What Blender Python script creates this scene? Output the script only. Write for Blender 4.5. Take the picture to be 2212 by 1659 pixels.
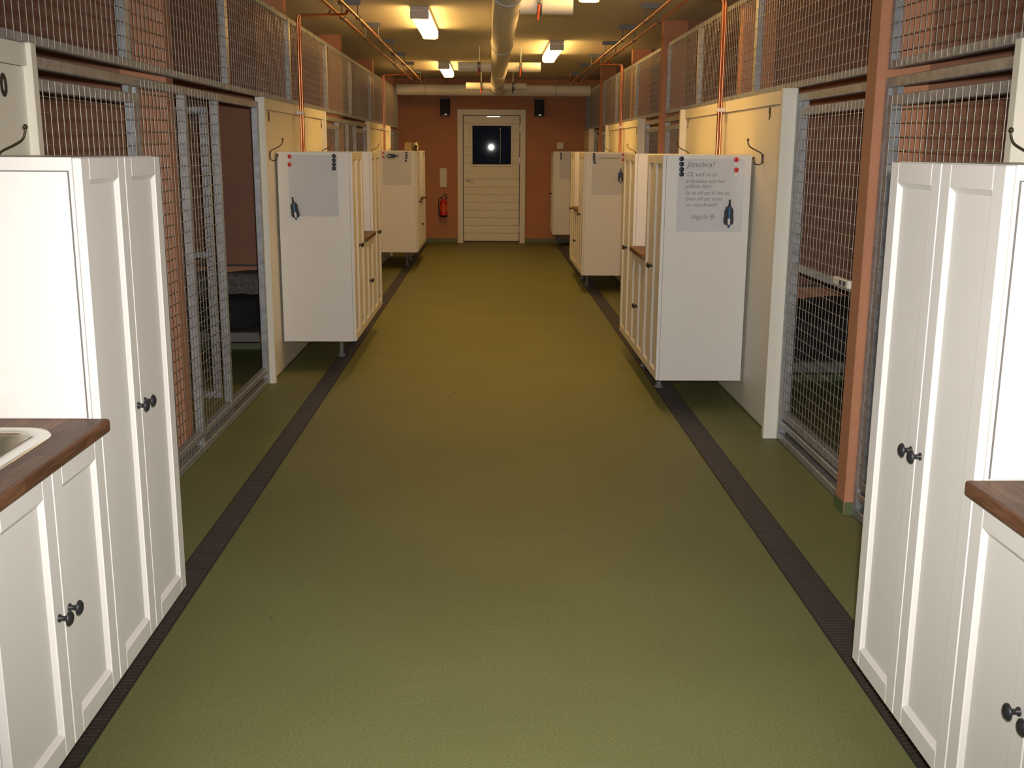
import bpy, bmesh, math, random
from mathutils import Vector, Matrix

random.seed(4)
for o in list(bpy.data.objects):
    bpy.data.objects.remove(o, do_unlink=True)
SC = bpy.context.scene
COL = SC.collection

# ------------------------------------------------------------------ camera
FPX, PITCH, YAW, ROLL, EYE = 2310.0, 0.21574, 0.0212, 0.00623, 1.52
_fwd = Vector((math.sin(YAW) * math.cos(PITCH), math.cos(YAW) * math.cos(PITCH), -math.sin(PITCH)))
_r0 = Vector((math.cos(YAW), -math.sin(YAW), 0))
_u0 = _r0.cross(_fwd)
CR = math.cos(ROLL) * _r0 + math.sin(ROLL) * _u0
CU = -math.sin(ROLL) * _r0 + math.cos(ROLL) * _u0
cam = bpy.data.cameras.new('camera')
cam.sensor_width = 36.0
cam.lens = FPX / 2212.0 * 36.0
cam.clip_start, cam.clip_end = 0.02, 100
co = bpy.data.objects.new('camera', cam)
COL.objects.link(co)
co.matrix_world = Matrix(((CR.x, CU.x, -_fwd.x, 0), (CR.y, CU.y, -_fwd.y, 0), (CR.z, CU.z, -_fwd.z, EYE), (0, 0, 0, 1)))
SC.camera = co


def ray(u, v):
    return CR * ((u - 1106) / FPX) - CU * ((v - 829.5) / FPX) + _fwd


def at_y(u, v, Y):                                   # photo pixel -> point on the plane y = Y
    d = ray(u, v)
    t = Y / d.y
    return Vector((d.x * t, Y, EYE + d.z * t))


# ------------------------------------------------------------------ world, flash, exposure
w = bpy.data.worlds.new('night')
SC.world = w
w.use_nodes = True
w.node_tree.nodes['Background'].inputs[0].default_value = (0.010, 0.013, 0.02, 1)
w.node_tree.nodes['Background'].inputs[1].default_value = 0.3
SC.view_settings.view_transform = 'Standard'
SC.view_settings.look = 'None'
SC.view_settings.exposure = 0.0
SC.view_settings.gamma = 1.0
SC.view_settings.use_curve_mapping = False

fl = bpy.data.lights.new('camera_flash', 'SPOT')     # the flash of the camera, just above its lens
fl.energy = 605
fl.color = (1.0, 0.95, 0.88)
fl.shadow_soft_size = 0.03
fl.spot_size = math.radians(86)
fl.spot_blend = 1.0
fo = bpy.data.objects.new('camera_flash', fl)
COL.objects.link(fo)
fo.location = (0.03, 0.03, EYE + 0.075)
fo.rotation_euler = (math.radians(90 - 12), 0, -YAW)

LAMP_EMIT = 25.0
LAMP_COL = (1.0, 0.575, 0.16)

# ------------------------------------------------------------------ materials
MATS = {}


def mat(name, col, rough=0.5, metal=0.0, var=0.0, vscale=8.0, bump=0.0, bscale=60.0, spec=0.5, coat=0.0, stretch=None):
    m = bpy.data.materials.new(name)
    m.use_nodes = True
    nt = m.node_tree
    b = nt.nodes['Principled BSDF']
    b.inputs['Base Color'].default_value = (*col, 1)
    b.inputs['Roughness'].default_value = rough
    b.inputs['Metallic'].default_value = metal
    b.inputs['Specular IOR Level'].default_value = spec
    if coat:
        b.inputs['Coat Weight'].default_value = coat
        b.inputs['Coat Roughness'].default_value = 0.05
    if var or bump:
        tc = nt.nodes.new('ShaderNodeTexCoord')
        mp = nt.nodes.new('ShaderNodeMapping')
        nt.links.new(tc.outputs['Object'], mp.inputs[0])
        if stretch:
            mp.inputs['Scale'].default_value = stretch
    if var:
        n = nt.nodes.new('ShaderNodeTexNoise')
        n.inputs['Scale'].default_value = vscale
        n.inputs['Detail'].default_value = 6
        nt.links.new(mp.outputs[0], n.inputs['Vector'])
        r = nt.nodes.new('ShaderNodeValToRGB')
        r.color_ramp.elements[0].position = 0.3
        r.color_ramp.elements[1].position = 0.7
        r.color_ramp.elements[0].color = (*[c * (1 - var) for c in col], 1)
        r.color_ramp.elements[1].color = (*[min(1, c * (1 + var)) for c in col], 1)
        nt.links.new(n.outputs['Fac'], r.inputs[0])
        nt.links.new(r.outputs[0], b.inputs['Base Color'])
    if bump:
        n2 = nt.nodes.new('ShaderNodeTexNoise')
        n2.inputs['Scale'].default_value = bscale
        n2.inputs['Detail'].default_value = 4
        nt.links.new(mp.outputs[0], n2.inputs['Vector'])
        bp = nt.nodes.new('ShaderNodeBump')
        bp.inputs['Strength'].default_value = bump
        bp.inputs['Distance'].default_value = 0.004
        nt.links.new(n2.outputs['Fac'], bp.inputs['Height'])
        nt.links.new(bp.outputs[0], b.inputs['Normal'])
    MATS[name] = m
    return m


mat('white_lacquer', (0.74, 0.72, 0.70), 0.38, var=0.012, vscale=3)
mat('white_gloss', (0.80, 0.79, 0.77), 0.12, coat=0.3)
mat('white_board', (0.63, 0.64, 0.68), 0.16, coat=0.2)
mat('cream_panel', (0.78, 0.745, 0.66), 0.5, var=0.02, vscale=2)
mat('galvanised', (0.40, 0.42, 0.46), 0.42, 0.55, var=0.22, vscale=26)
mat('wire', (0.33, 0.31, 0.28), 0.38, 0.7)
mat('terracotta', (0.47, 0.21, 0.115), 0.75, var=0.06, vscale=5, bump=0.25, bscale=90)
mat('brown_board', (0.26, 0.115, 0.065), 0.6, var=0.06, vscale=4, bump=0.15, bscale=60)
mat('dark_trim', (0.05, 0.05, 0.055), 0.5)
mat('ceiling_paint', (0.70, 0.66, 0.58), 0.85, var=0.03, vscale=6, bump=0.4, bscale=120)
mat('copper', (0.66, 0.27, 0.135), 0.28, 1.0, var=0.12, vscale=9)
mat('black_iron', (0.022, 0.022, 0.028), 0.45, 0.2)
mat('bronze_wire', (0.10, 0.075, 0.05), 0.35, 0.8)
mat('leg_plastic', (0.18, 0.18, 0.19), 0.5)
mat('steel', (0.60, 0.58, 0.54), 0.25, 1.0)
mat('sink_bowl', (0.52, 0.48, 0.40), 0.33, 1.0)
mat('sink_rim', (0.72, 0.70, 0.66), 0.22, 0.6)
mat('duct_white', (0.76, 0.73, 0.67), 0.45)
mat('valve_metal', (0.22, 0.22, 0.2), 0.4, 0.7)
mat('valve_red', (0.65, 0.08, 0.02), 0.45)
mat('lamp_body', (0.40, 0.38, 0.40), 0.5)
mat('door_paint', (0.80, 0.77, 0.68), 0.55, var=0.03, vscale=4, stretch=(1, 1, 8))
mat('casing_paint', (0.78, 0.76, 0.70), 0.5)
mat('skirting_green', (0.10, 0.135, 0.06), 0.5)
mat('black_plastic', (0.012, 0.012, 0.014), 0.4)
mat('speaker_cloth', (0.02, 0.02, 0.024), 0.75, bump=0.5, bscale=300)
mat('red_plastic', (0.62, 0.02, 0.03), 0.3)
mat('magnet_black', (0.012, 0.012, 0.03), 0.3)
mat('magnet_white', (0.72, 0.72, 0.72), 0.3)
mat('marker_blue', (0.03, 0.10, 0.26), 0.3)
mat('ink', (0.10, 0.10, 0.12), 0.7)
mat('paint_black', (0.025, 0.018, 0.015), 0.6)
mat('extinguisher_red', (0.55, 0.012, 0.012), 0.25, coat=0.4)
mat('beige_plastic', (0.68, 0.62, 0.50), 0.4)
mat('black_fabric', (0.012, 0.012, 0.014), 0.95, var=0.4, vscale=14, bump=0.7, bscale=40)
mat('grey_fleece', (0.12, 0.115, 0.115), 0.98, var=0.45, vscale=40, bump=1.0, bscale=70)
mat('bench_grey', (0.15, 0.145, 0.145), 0.6, var=0.05, vscale=5)
mat('carton', (0.55, 0.38, 0.17), 0.7, var=0.05)
mat('bracket_steel', (0.13, 0.14, 0.15), 0.5, 0.5)
mat('outline_grey', (0.16, 0.155, 0.15), 0.6)  # for the added strips that outline the splash panels
mat('lock_bright', (0.85, 0.85, 0.85), 0.5, 0.3)
mat('threshold', (0.18, 0.10, 0.05), 0.6)
mat('brush', (0.20, 0.10, 0.04), 0.6)
mat('clip_white', (0.72, 0.70, 0.66), 0.4)
mat('drain_trough', (0.02, 0.017, 0.016), 0.8)
mat('drain_grate', (0.045, 0.035, 0.033), 0.55, var=0.15, vscale=20)


def floor_material():
    m = bpy.data.materials.new('green_vinyl')
    m.use_nodes = True
    nt = m.node_tree
    L = nt.links.new
    b = nt.nodes['Principled BSDF']
    tc = nt.nodes.new('ShaderNodeTexCoord')
    n1 = nt.nodes.new('ShaderNodeTexNoise')
    n1.inputs['Scale'].default_value = 140
    n1.inputs['Detail'].default_value = 3
    n2 = nt.nodes.new('ShaderNodeTexNoise')
    n2.inputs['Scale'].default_value = 1.6
    n2.inputs['Detail'].default_value = 5
    for n in (n1, n2):
        L(tc.outputs['Object'], n.inputs['Vector'])
    r1 = nt.nodes.new('ShaderNodeValToRGB')
    r1.color_ramp.elements[0].position = 0.32
    r1.color_ramp.elements[1].position = 0.68
    r1.color_ramp.elements[0].color = (0.150, 0.160, 0.064, 1)
    r1.color_ramp.elements[1].color = (0.206, 0.216, 0.092, 1)
    L(n1.outputs['Fac'], r1.inputs[0])
    r2 = nt.nodes.new('ShaderNodeValToRGB')
    r2.color_ramp.elements[0].position = 0.3
    r2.color_ramp.elements[1].position = 0.75
    r2.color_ramp.elements[0].color = (0.92, 0.92, 0.92, 1)
    r2.color_ramp.elements[1].color = (1.06, 1.06, 1.06, 1)
    L(n2.outputs['Fac'], r2.inputs[0])
    mx = nt.nodes.new('ShaderNodeMixRGB')
    mx.blend_type = 'MULTIPLY'
    mx.inputs[0].default_value = 1
    L(r1.outputs[0], mx.inputs[1])
    L(r2.outputs[0], mx.inputs[2])
    # mop and scuff arcs: thin stretched rings round a point on the floor
    mp = nt.nodes.new('ShaderNodeMapping')
    mp.inputs['Location'].default_value = (-0.3, -0.9, 0)
    L(tc.outputs['Object'], mp.inputs[0])
    wv = nt.nodes.new('ShaderNodeTexWave')
    wv.wave_type = 'RINGS'
    wv.rings_direction = 'Z'
    wv.inputs['Scale'].default_value = 3.2
    wv.inputs['Distortion'].default_value = 6
    wv.inputs['Detail'].default_value = 3
    wv.inputs['Detail Scale'].default_value = 0.6
    L(mp.outputs[0], wv.inputs['Vector'])
    r3 = nt.nodes.new('ShaderNodeValToRGB')
    r3.color_ramp.elements[0].position = 0.955
    r3.color_ramp.elements[1].position = 1.0
    L(wv.outputs['Fac'], r3.inputs[0])
    n3 = nt.nodes.new('ShaderNodeTexNoise')
    n3.inputs['Scale'].default_value = 2.4
    L(tc.outputs['Object'], n3.inputs['Vector'])
    r4 = nt.nodes.new('ShaderNodeValToRGB')
    r4.color_ramp.elements[0].position = 0.52
    r4.color_ramp.elements[1].position = 0.7
    L(n3.outputs['Fac'], r4.inputs[0])
    mm = nt.nodes.new('ShaderNodeMath')
    mm.operation = 'MULTIPLY'
    L(r3.outputs[0], mm.inputs[0])
    L(r4.outputs[0], mm.inputs[1])
    m2 = nt.nodes.new('ShaderNodeMath')
    m2.operation = 'MULTIPLY'
    m2.inputs[1].default_value = 0.07
    L(mm.outputs[0], m2.inputs[0])
    mx2 = nt.nodes.new('ShaderNodeMixRGB')
    mx2.inputs[2].default_value = (0.4, 0.4, 0.34, 1)
    L(m2.outputs[0], mx2.inputs[0])
    L(mx.outputs[0], mx2.inputs[1])
    L(mx2.outputs[0], b.inputs['Base Color'])
    b.inputs['Roughness'].default_value = 0.55
    b.inputs['Specular IOR Level'].default_value = 0.22
    bp = nt.nodes.new('ShaderNodeBump')
    bp.inputs['Strength'].default_value = 0.12
    bp.inputs['Distance'].default_value = 0.002
    L(n1.outputs['Fac'], bp.inputs['Height'])
    L(bp.outputs[0], b.inputs['Normal'])
    MATS['green_vinyl'] = m


def wood_material():
    m = bpy.data.materials.new('walnut_staves')
    m.use_nodes = True
    nt = m.node_tree
    L = nt.links.new
    b = nt.nodes['Principled BSDF']
    tc = nt.nodes.new('ShaderNodeTexCoord')
    mp = nt.nodes.new('ShaderNodeMapping')
    mp.inputs['Rotation'].default_value = (0, 0, math.pi / 2)
    L(tc.outputs['Object'], mp.inputs[0])
    br = nt.nodes.new('ShaderNodeTexBrick')
    br.inputs['Color1'].default_value = (0.20, 0.095, 0.05, 1)
    br.inputs['Color2'].default_value = (0.11, 0.05, 0.028, 1)
    br.inputs['Mortar'].default_value = (0.08, 0.035, 0.02, 1)
    br.inputs['Scale'].default_value = 1
    br.inputs['Mortar Size'].default_value = 0.0006
    br.inputs['Brick Width'].default_value = 0.32
    br.inputs['Row Height'].default_value = 0.042
    L(mp.outputs[0], br.inputs['Vector'])
    mp2 = nt.nodes.new('ShaderNodeMapping')
    mp2.inputs['Scale'].default_value = (60, 5, 60)
    L(tc.outputs['Object'], mp2.inputs[0])
    n = nt.nodes.new('ShaderNodeTexNoise')
    n.inputs['Scale'].default_value = 2
    n.inputs['Detail'].default_value = 6
    L(mp2.outputs[0], n.inputs['Vector'])
    r = nt.nodes.new('ShaderNodeValToRGB')
    r.color_ramp.elements[0].position = 0.35
    r.color_ramp.elements[1].position = 0.7
    r.color_ramp.elements[0].color = (0.62, 0.62, 0.62, 1)
    r.color_ramp.elements[1].color = (1.2, 1.2, 1.2, 1)
    L(n.outputs['Fac'], r.inputs[0])
    mx = nt.nodes.new('ShaderNodeMixRGB')
    mx.blend_type = 'MULTIPLY'
    mx.inputs[0].default_value = 1
    L(br.outputs['Color'], mx.inputs[1])
    L(r.outputs[0], mx.inputs[2])
    L(mx.outputs[0], b.inputs['Base Color'])
    b.inputs['Roughness'].default_value = 0.5
    b.inputs['Specular IOR Level'].default_value = 0.25
    MATS['walnut_staves'] = m


def duct_material():
    m = mat('duct_spiral', (0.78, 0.75, 0.70), 0.42)
    nt = m.node_tree
    tc = nt.nodes.new('ShaderNodeTexCoord')
    wv = nt.nodes.new('ShaderNodeTexWave')
    wv.bands_direction = 'Y'
    wv.inputs['Scale'].default_value = 5.5
    nt.links.new(tc.outputs['Object'], wv.inputs['Vector'])
    bp = nt.nodes.new('ShaderNodeBump')
    bp.inputs['Strength'].default_value = 0.35
    bp.inputs['Distance'].default_value = 0.01
    nt.links.new(wv.outputs['Fac'], bp.inputs['Height'])
    nt.links.new(bp.outputs[0], nt.nodes['Principled BSDF'].inputs['Normal'])


def emit_material():
    m = bpy.data.materials.new('lamp_diffuser')
    m.use_nodes = True
    b = m.node_tree.nodes['Principled BSDF']
    b.inputs['Base Color'].default_value = (0.8, 0.78, 0.7, 1)
    b.inputs['Roughness'].default_value = 0.4
    b.inputs['Emission Color'].default_value = (*LAMP_COL, 1)
    b.inputs['Emission Strength'].default_value = LAMP_EMIT
    MATS['lamp_diffuser'] = m


def glass_material(name, tint=(1, 1, 1), rough=0.0):
    m = bpy.data.materials.new(name)
    m.use_nodes = True
    b = m.node_tree.nodes['Principled BSDF']
    b.inputs['Base Color'].default_value = (*tint, 1)
    b.inputs['Roughness'].default_value = rough
    b.inputs['Transmission Weight'].default_value = 1.0
    b.inputs['IOR'].default_value = 1.5
    MATS[name] = m


floor_material()
wood_material()
duct_material()
emit_material()
glass_material('glass', (0.9, 0.95, 0.95), 0.015)
glass_material('jar_glass', (0.95, 0.95, 0.9), 0.02)

# ------------------------------------------------------------------ mesh helpers
ORG = {}


class MB:
    def __init__(self):
        self.v, self.f, self.s = [], [], []

    def add(self, vs, fs, smooth=False):
        k = len(self.v)
        self.v += [tuple(p) for p in vs]
        self.f += [tuple(i + k for i in f) for f in fs]
        self.s += [smooth] * len(fs)
        return self

    def box(self, x0, x1, y0, y1, z0, z1, c=0.0):
        x0, x1 = min(x0, x1), max(x0, x1)
        y0, y1 = min(y0, y1), max(y0, y1)
        z0, z1 = min(z0, z1), max(z0, z1)
        c = min(c, (x1 - x0) * 0.45, (y1 - y0) * 0.45, (z1 - z0) * 0.45)
        if c <= 0:
            vs = [(x, y, z) for x in (x0, x1) for y in (y0, y1) for z in (z0, z1)]
            fs = [(0, 1, 3, 2), (4, 6, 7, 5), (0, 4, 5, 1), (2, 3, 7, 6), (0, 2, 6, 4), (1, 5, 7, 3)]
            return self.add(vs, fs)
        bm = bmesh.new()
        bmesh.ops.create_cube(bm, size=1)
        for p in bm.verts:
            p.co = ((x0 + x1) / 2 + p.co.x * (x1 - x0), (y0 + y1) / 2 + p.co.y * (y1 - y0), (z0 + z1) / 2 + p.co.z * (z1 - z0))
        bmesh.ops.bevel(bm, geom=bm.edges[:], offset=c, segments=2 if c > 0.004 else 1, affect='EDGES', profile=0.5)
        bm.verts.index_update()
        self.add([p.co[:] for p in bm.verts], [[q.index for q in f.verts] for f in bm.faces])
        bm.free()
        return self

    def tube(self, pts, r, n=8, cap=True, smooth=True):
        pts = [Vector(p) for p in pts]
        rs = r if isinstance(r, (list, tuple)) else [r] * len(pts)
        rings = []
        prev = None
        for i, p in enumerate(pts):
            t = (pts[min(i + 1, len(pts) - 1)] - pts[max(i - 1, 0)]).normalized()
            if prev is None:
                a = Vector((0, 0, 1)) if abs(t.z) < 0.9 else Vector((1, 0, 0))
                e = t.cross(a).normalized()
            else:
                e = (prev - t * prev.dot(t)).normalized()
            prev = e
            g = t.cross(e)
            rings.append([p + (e * math.cos(2 * math.pi * k / n) + g * math.sin(2 * math.pi * k / n)) * rs[i] for k in range(n)])
        vs = [q for rg in rings for q in rg]
        fs = [(i * n + k, i * n + (k + 1) % n, (i + 1) * n + (k + 1) % n, (i + 1) * n + k) for i in range(len(pts) - 1) for k in range(n)]
        self.add(vs, fs, smooth)
        if cap:
            m = len(pts) - 1
            self.add(rings[0], [tuple(range(n))[::-1]])
            self.add(rings[m], [tuple(range(n))])
        return self

    def lathe(self, base, axis, prof, n=16, smooth=True):      # prof: list of (distance along axis, radius)
        base, axis = Vector(base), Vector(axis).normalized()
        return self.tube_prof(base, axis, prof, n, smooth)

    def tube_prof(self, base, axis, prof, n, smooth):
        a = Vector((0, 0, 1)) if abs(axis.z) < 0.9 else Vector((1, 0, 0))
        e = axis.cross(a).normalized()
        g = axis.cross(e)
        vs = []
        for h, r in prof:
            for k in range(n):
                vs.append(base + axis * h + (e * math.cos(2 * math.pi * k / n) + g * math.sin(2 * math.pi * k / n)) * max(r, 1e-5))
        fs = [(i * n + k, i * n + (k + 1) % n, (i + 1) * n + (k + 1) % n, (i + 1) * n + k) for i in range(len(prof) - 1) for k in range(n)]
        self.add(vs, fs, smooth)
        self.add(vs[:n], [tuple(range(n))[::-1]])
        self.add(vs[-n:], [tuple(range(n))])
        return self

    def prism(self, poly, axis, a0, a1):                      # poly in the two other axes, extruded along axis 0/1/2
        n = len(poly)
        vs = []
        for a in (a0, a1):
            for p, q in poly:
                c = [p, q]
                c.insert(axis, a)
                vs.append(tuple(c))
        fs = [(k, (k + 1) % n, n + (k + 1) % n, n + k) for k in range(n)] + [tuple(range(n))[::-1], tuple(range(n, 2 * n))]
        return self.add(vs, fs)

    def build(self, name, m, parent=None, org=None):
        o0 = ORG[parent.name] if parent else Vector(org if org else self.base())
        me = bpy.data.meshes.new(name)
        me.from_pydata([(p[0] - o0.x, p[1] - o0.y, p[2] - o0.z) for p in self.v], [], self.f)
        me.polygons.foreach_set('use_smooth', self.s)
        me.materials.append(MATS[m])
        bm = bmesh.new()
        bm.from_mesh(me)
        bmesh.ops.recalc_face_normals(bm, faces=bm.faces)
        bm.to_mesh(me)
        bm.free()
        o = bpy.data.objects.new(name, me)
        COL.objects.link(o)
        if parent:
            o.parent = parent
        else:
            o.location = o0
        ORG[o.name] = o0
        return o

    def base(self):
        xs, ys, zs = zip(*self.v)
        return ((min(xs) + max(xs)) / 2, (min(ys) + max(ys)) / 2, min(zs))


def empty(name, loc):
    o = bpy.data.objects.new(name, None)
    o.empty_display_size = 0.1
    COL.objects.link(o)
    o.location = loc
    ORG[o.name] = Vector(loc)
    return o


def tag(o, label=None, cat=None, group=None, kind=None):
    if label:
        o['label'] = label
    if cat:
        o['category'] = cat
    if group:
        o['group'] = group
    if kind:
        o['kind'] = kind
    return o


def thing(name, loc, label, cat, group=None):
    return tag(empty(name, loc), label, cat, group)


def B(*a, **k):
    return MB().box(*a, **k)


def text_part(name, s, size, m, parent, loc, rot, shear=0.0, off=0.0, align='CENTER', depth=0.0006):
    c = bpy.data.curves.new('glyphs', 'FONT')
    c.body = s
    c.size = size
    c.shear = shear
    c.offset = off
    c.extrude = depth
    c.align_x = align
    c.resolution_u = 3
    t = bpy.data.objects.new('glyphs', c)
    COL.objects.link(t)
    dg = bpy.context.evaluated_depsgraph_get()
    me = bpy.data.meshes.new_from_object(t.evaluated_get(dg))
    M = Matrix.Translation(Vector(loc)) @ rot
    mb = MB()
    mb.add([(M @ p.co)[:] for p in me.vertices], [list(f.vertices) for f in me.polygons])
    bpy.data.objects.remove(t, do_unlink=True)
    bpy.data.curves.remove(c)
    bpy.data.meshes.remove(me)
    return mb.build(name, m, parent)


# ------------------------------------------------------------------ dimensions (metres, camera stands at x = y = 0)
YF, YB = 17.9, -3.2            # end wall with the door, wall behind the camera
HC = 2.63                      # ceiling
XO = 3.4                       # outer walls of the kennels
XR, XL = 1.57, -1.47           # planes of the two mesh fronts
PXR, PXL = 1.525, -1.44        # faces of the white boards
FB, FT = 1.835, 2.44           # upper mesh: bottom and top
BAR = 0.04
TIP_R, TIP_L = (-1.055, 4.385, 9.825, 15.265), (-0.79, 5.22, 11.23, 17.25)
MID_R, MID_L = (1.665, 7.105, 12.545), (2.215, 8.225, 14.235)
PAN_R = [(0.10, 3.12, '', ''), (5.563, 8.58, '9', '7'), (11.0, 14.12, '5', '3'), (16.4, 17.88, '1', '')]
PAN_L = [(0.93, 3.5, '', '10'), (6.935, 9.52, '8', '6'), (12.95, 15.62, '4', '2')]

# ------------------------------------------------------------------ setting
tag(B(-XO, XO, YB, YF, -0.08, 0).build('floor', 'green_vinyl', org=(0, 0, 0)), kind='structure')
tag(B(-XO, XO, YB, YF, HC, HC + 0.08).build('ceiling', 'ceiling_paint', org=(0, 0, HC)), kind='structure')
tag(B(-XO - 0.1, -XO, YB, YF, 0, HC).build('wall_left', 'terracotta'), kind='structure')
tag(B(XO, XO + 0.1, YB, YF, 0, HC).build('wall_right', 'terracotta'), kind='structure')
tag(B(-XO, XO, YB - 0.1, YB, 0, HC).build('wall_behind', 'terracotta'), kind='structure')
DX0, DX1, DZ1 = -0.47, 0.50, 2.075
mb = MB()
mb.box(-XO, DX0, YF, YF + 0.12, 0, HC).box(DX1, XO, YF, YF + 0.12, 0, HC).box(DX0, DX1, YF, YF + 0.12, DZ1, HC)
tag(mb.build('wall_end', 'terracotta'), kind='structure')
for k, (a, b) in enumerate(((-XO, -0.545), (0.59, XO))):
    mb = MB().prism([(YF, 0), (YF - 0.03, 0), (YF - 0.012, 0.015), (YF - 0.008, 0.075), (YF, 0.075)], 0, a, b)
    tag(mb.build('baseboard_end', 'skirting_green'), kind='structure')

for side, tips, mids in ((1, TIP_R, MID_R), (-1, TIP_L, MID_L)):
    for Y, tip in [(y, True) for y in tips] + [(y, False) for y in mids]:
        xs = (1.515 if tip else 1.60) if side > 0 else 1.50
        root = tag(empty('wall_partition', (side * (xs + XO) / 2, Y, 0)), kind='structure')
        sx = lambda x: side * x
        B(sx(xs), sx(xs + 0.21), Y - 0.055, Y + 0.055, 0.0, HC).build('pier', 'terracotta', root)
        B(sx(xs + 0.21), sx(XO), Y - 0.05, Y + 0.05, 0.0, 0.64).build('low_wall', 'terracotta', root)
        B(sx(xs + 0.21), sx(XO), Y - 0.04, Y + 0.04, 0.655, HC).build('upper_board', 'brown_board', root)
        B(sx(xs + 0.21), sx(XO), Y - 0.056, Y + 0.056, 0.64, 0.655).build('capping_strip', 'dark_trim', root)
        mb = MB()
        for s in (-1, 1):
            mb.box(sx(xs + 0.005), sx(XO), Y + s * 0.055, Y + s * 0.061, 0.0, 0.055)
        if tip and side > 0:
            mb.box(sx(xs - 0.005), sx(xs), Y - 0.061, Y + 0.061, 0.0, 0.055)
        mb.build('skirting', 'skirting_green', root)

# drains let into the floor
for nm, x0, x1, lab in (('l', -1.135, -1.028, 'dark ribbed drain grating in the floor beside the open kennel'),
                        ('r', 1.080, 1.205, 'dark ribbed drain grating in the floor beside the handwritten whiteboard')):
    root = thing('floor_drain', ((x0 + x1) / 2, 8, 0), lab, 'drain')
    B(x0, x1, YB + 0.05, YF - 0.3, 0.0002, 0.0012).build('trough', 'drain_trough', root)
    mb = MB()
    y = YB + 0.06
    while y < YF - 0.32:
        mb.box(x0 + 0.004, x1 - 0.004, y, y + 0.012, 0.0012, 0.004)
        y += 0.02
    tag(mb.build('grate_bars', 'drain_grate', root), kind='stuff')
    mb = MB().box(x0, x0 + 0.004, YB + 0.05, YF - 0.3, 0.0012, 0.0042).box(x1 - 0.004, x1, YB + 0.05, YF - 0.3, 0.0012, 0.0042)
    mb.build('edging', 'drain_trough', root)


# ------------------------------------------------------------------ end door
root = tag(empty('door_1', (0.015, YF, 0)), kind='structure')
y0 = YF - 0.02
for (a, b, c, d) in ((-0.535, -0.445, 0, 2.155), (0.487, 0.577, 0, 2.155)):
    B(a, b, y0 - 0.012, YF - 0.001, c, d, c=0.004).build('casing', 'casing_paint', root)
B(-0.445, 0.487, y0 - 0.012, YF - 0.001, 2.065, 2.155, c=0.004).build('casing', 'casing_paint', root)
B(-0.445, 0.487, YF - 0.03, YF + 0.09, 0.0, 0.022).build('threshold', 'threshold', root)
WX0, WX1, WZ0, WZ1 = -0.290, 0.338, 1.282, 1.897
LX0, LX1 = -0.437, 0.479
B(LX0, LX1, YF + 0.02, YF + 0.055, 0.03, WZ0).build('door_core', 'door_paint', root)
mb = MB().box(LX0, WX0, YF + 0.02, YF + 0.055, WZ0, WZ1).box(WX1, LX1, YF + 0.02, YF + 0.055, WZ0, WZ1).box(LX0, LX1, YF + 0.02, YF + 0.055, WZ1, 2.058)
mb.build('door_core', 'door_paint', root)
z = 0.03
PL = 0.1267
while z < 2.05:
    zt = min(z + PL, 2.058)
    segs = [(LX0, LX1)]
    za, zb = z, zt
    if zt > WZ0 - 0.03 and z < WZ1 + 0.03:
        segs = [(LX0, WX0 - 0.035), (WX1 + 0.035, LX1)]
    for a, b in segs:
        B(a, b, YF + 0.006, YF + 0.0205, za + 0.002, zb - 0.002, c=0.006).build('plank', 'door_paint', root)
    z += PL
for a, b, c, d in ((WX0 - 0.034, WX1 + 0.034, WZ1, WZ1 + 0.034), (WX0 - 0.034, WX1 + 0.034, WZ0 - 0.034, WZ0),
                   (WX0 - 0.034, WX0, WZ0, WZ1), (WX1, WX1 + 0.034, WZ0, WZ1)):
    B(a, b, YF + 0.001, YF + 0.0205, c, d, c=0.004).build('glazing_bead', 'casing_paint', root)
B(WX0, WX1, YF + 0.03, YF + 0.036, WZ0, WZ1).build('window_pane', 'glass', root)
MB().tube([(0.165, YF + 0.02, 1.30), (0.165, YF + 0.02, 1.85)], 0.004, 6).lathe((0.165, YF + 0.02, 1.838), (0, 0, 1), [(0, .004), (.006, .01), (.02, .01), (.026, .004)], 8).build('pane_line_rod', 'clip_white', root)  # added white rod that imitates a bright upright line showing in the pane
MB().lathe((-0.40, YF + 0.006, 1.135), (0, -1, 0), [(0, .026), (.006, .026), (.008, .022)], 16).build('lock_cylinder', 'lock_bright', root)
MB().lathe((-0.40, YF - 0.0022, 1.135), (0, -1, 0), [(0, .010), (.001, .010)], 12).build('keyhole', 'dark_trim', root)
mb = MB().lathe((-0.375, YF + 0.006, 1.03), (0, -1, 0), [(0, .026), (.008, .026), (.010, .012), (.045, .012), (.05, .008)], 14)
mb.tube([(-0.375, YF - 0.04, 1.03), (-0.33, YF - 0.045, 1.028), (-0.265, YF - 0.042, 1.022)], [0.011, 0.010, 0.008], 8)
mb.build('door_handle', 'lock_bright', root)
for zh in (0.24, 1.34, 1.86):
    MB().tube([(0.483, YF - 0.003, zh - 0.055), (0.483, YF - 0.003, zh + 0.055)], 0.009, 8).build('hinge', 'steel', root)
B(-0.06, 0.16, YF - 0.004, YF + 0.006, 2.035, 2.05, c=0.002).build('contact_strip', 'steel', root)


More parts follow.
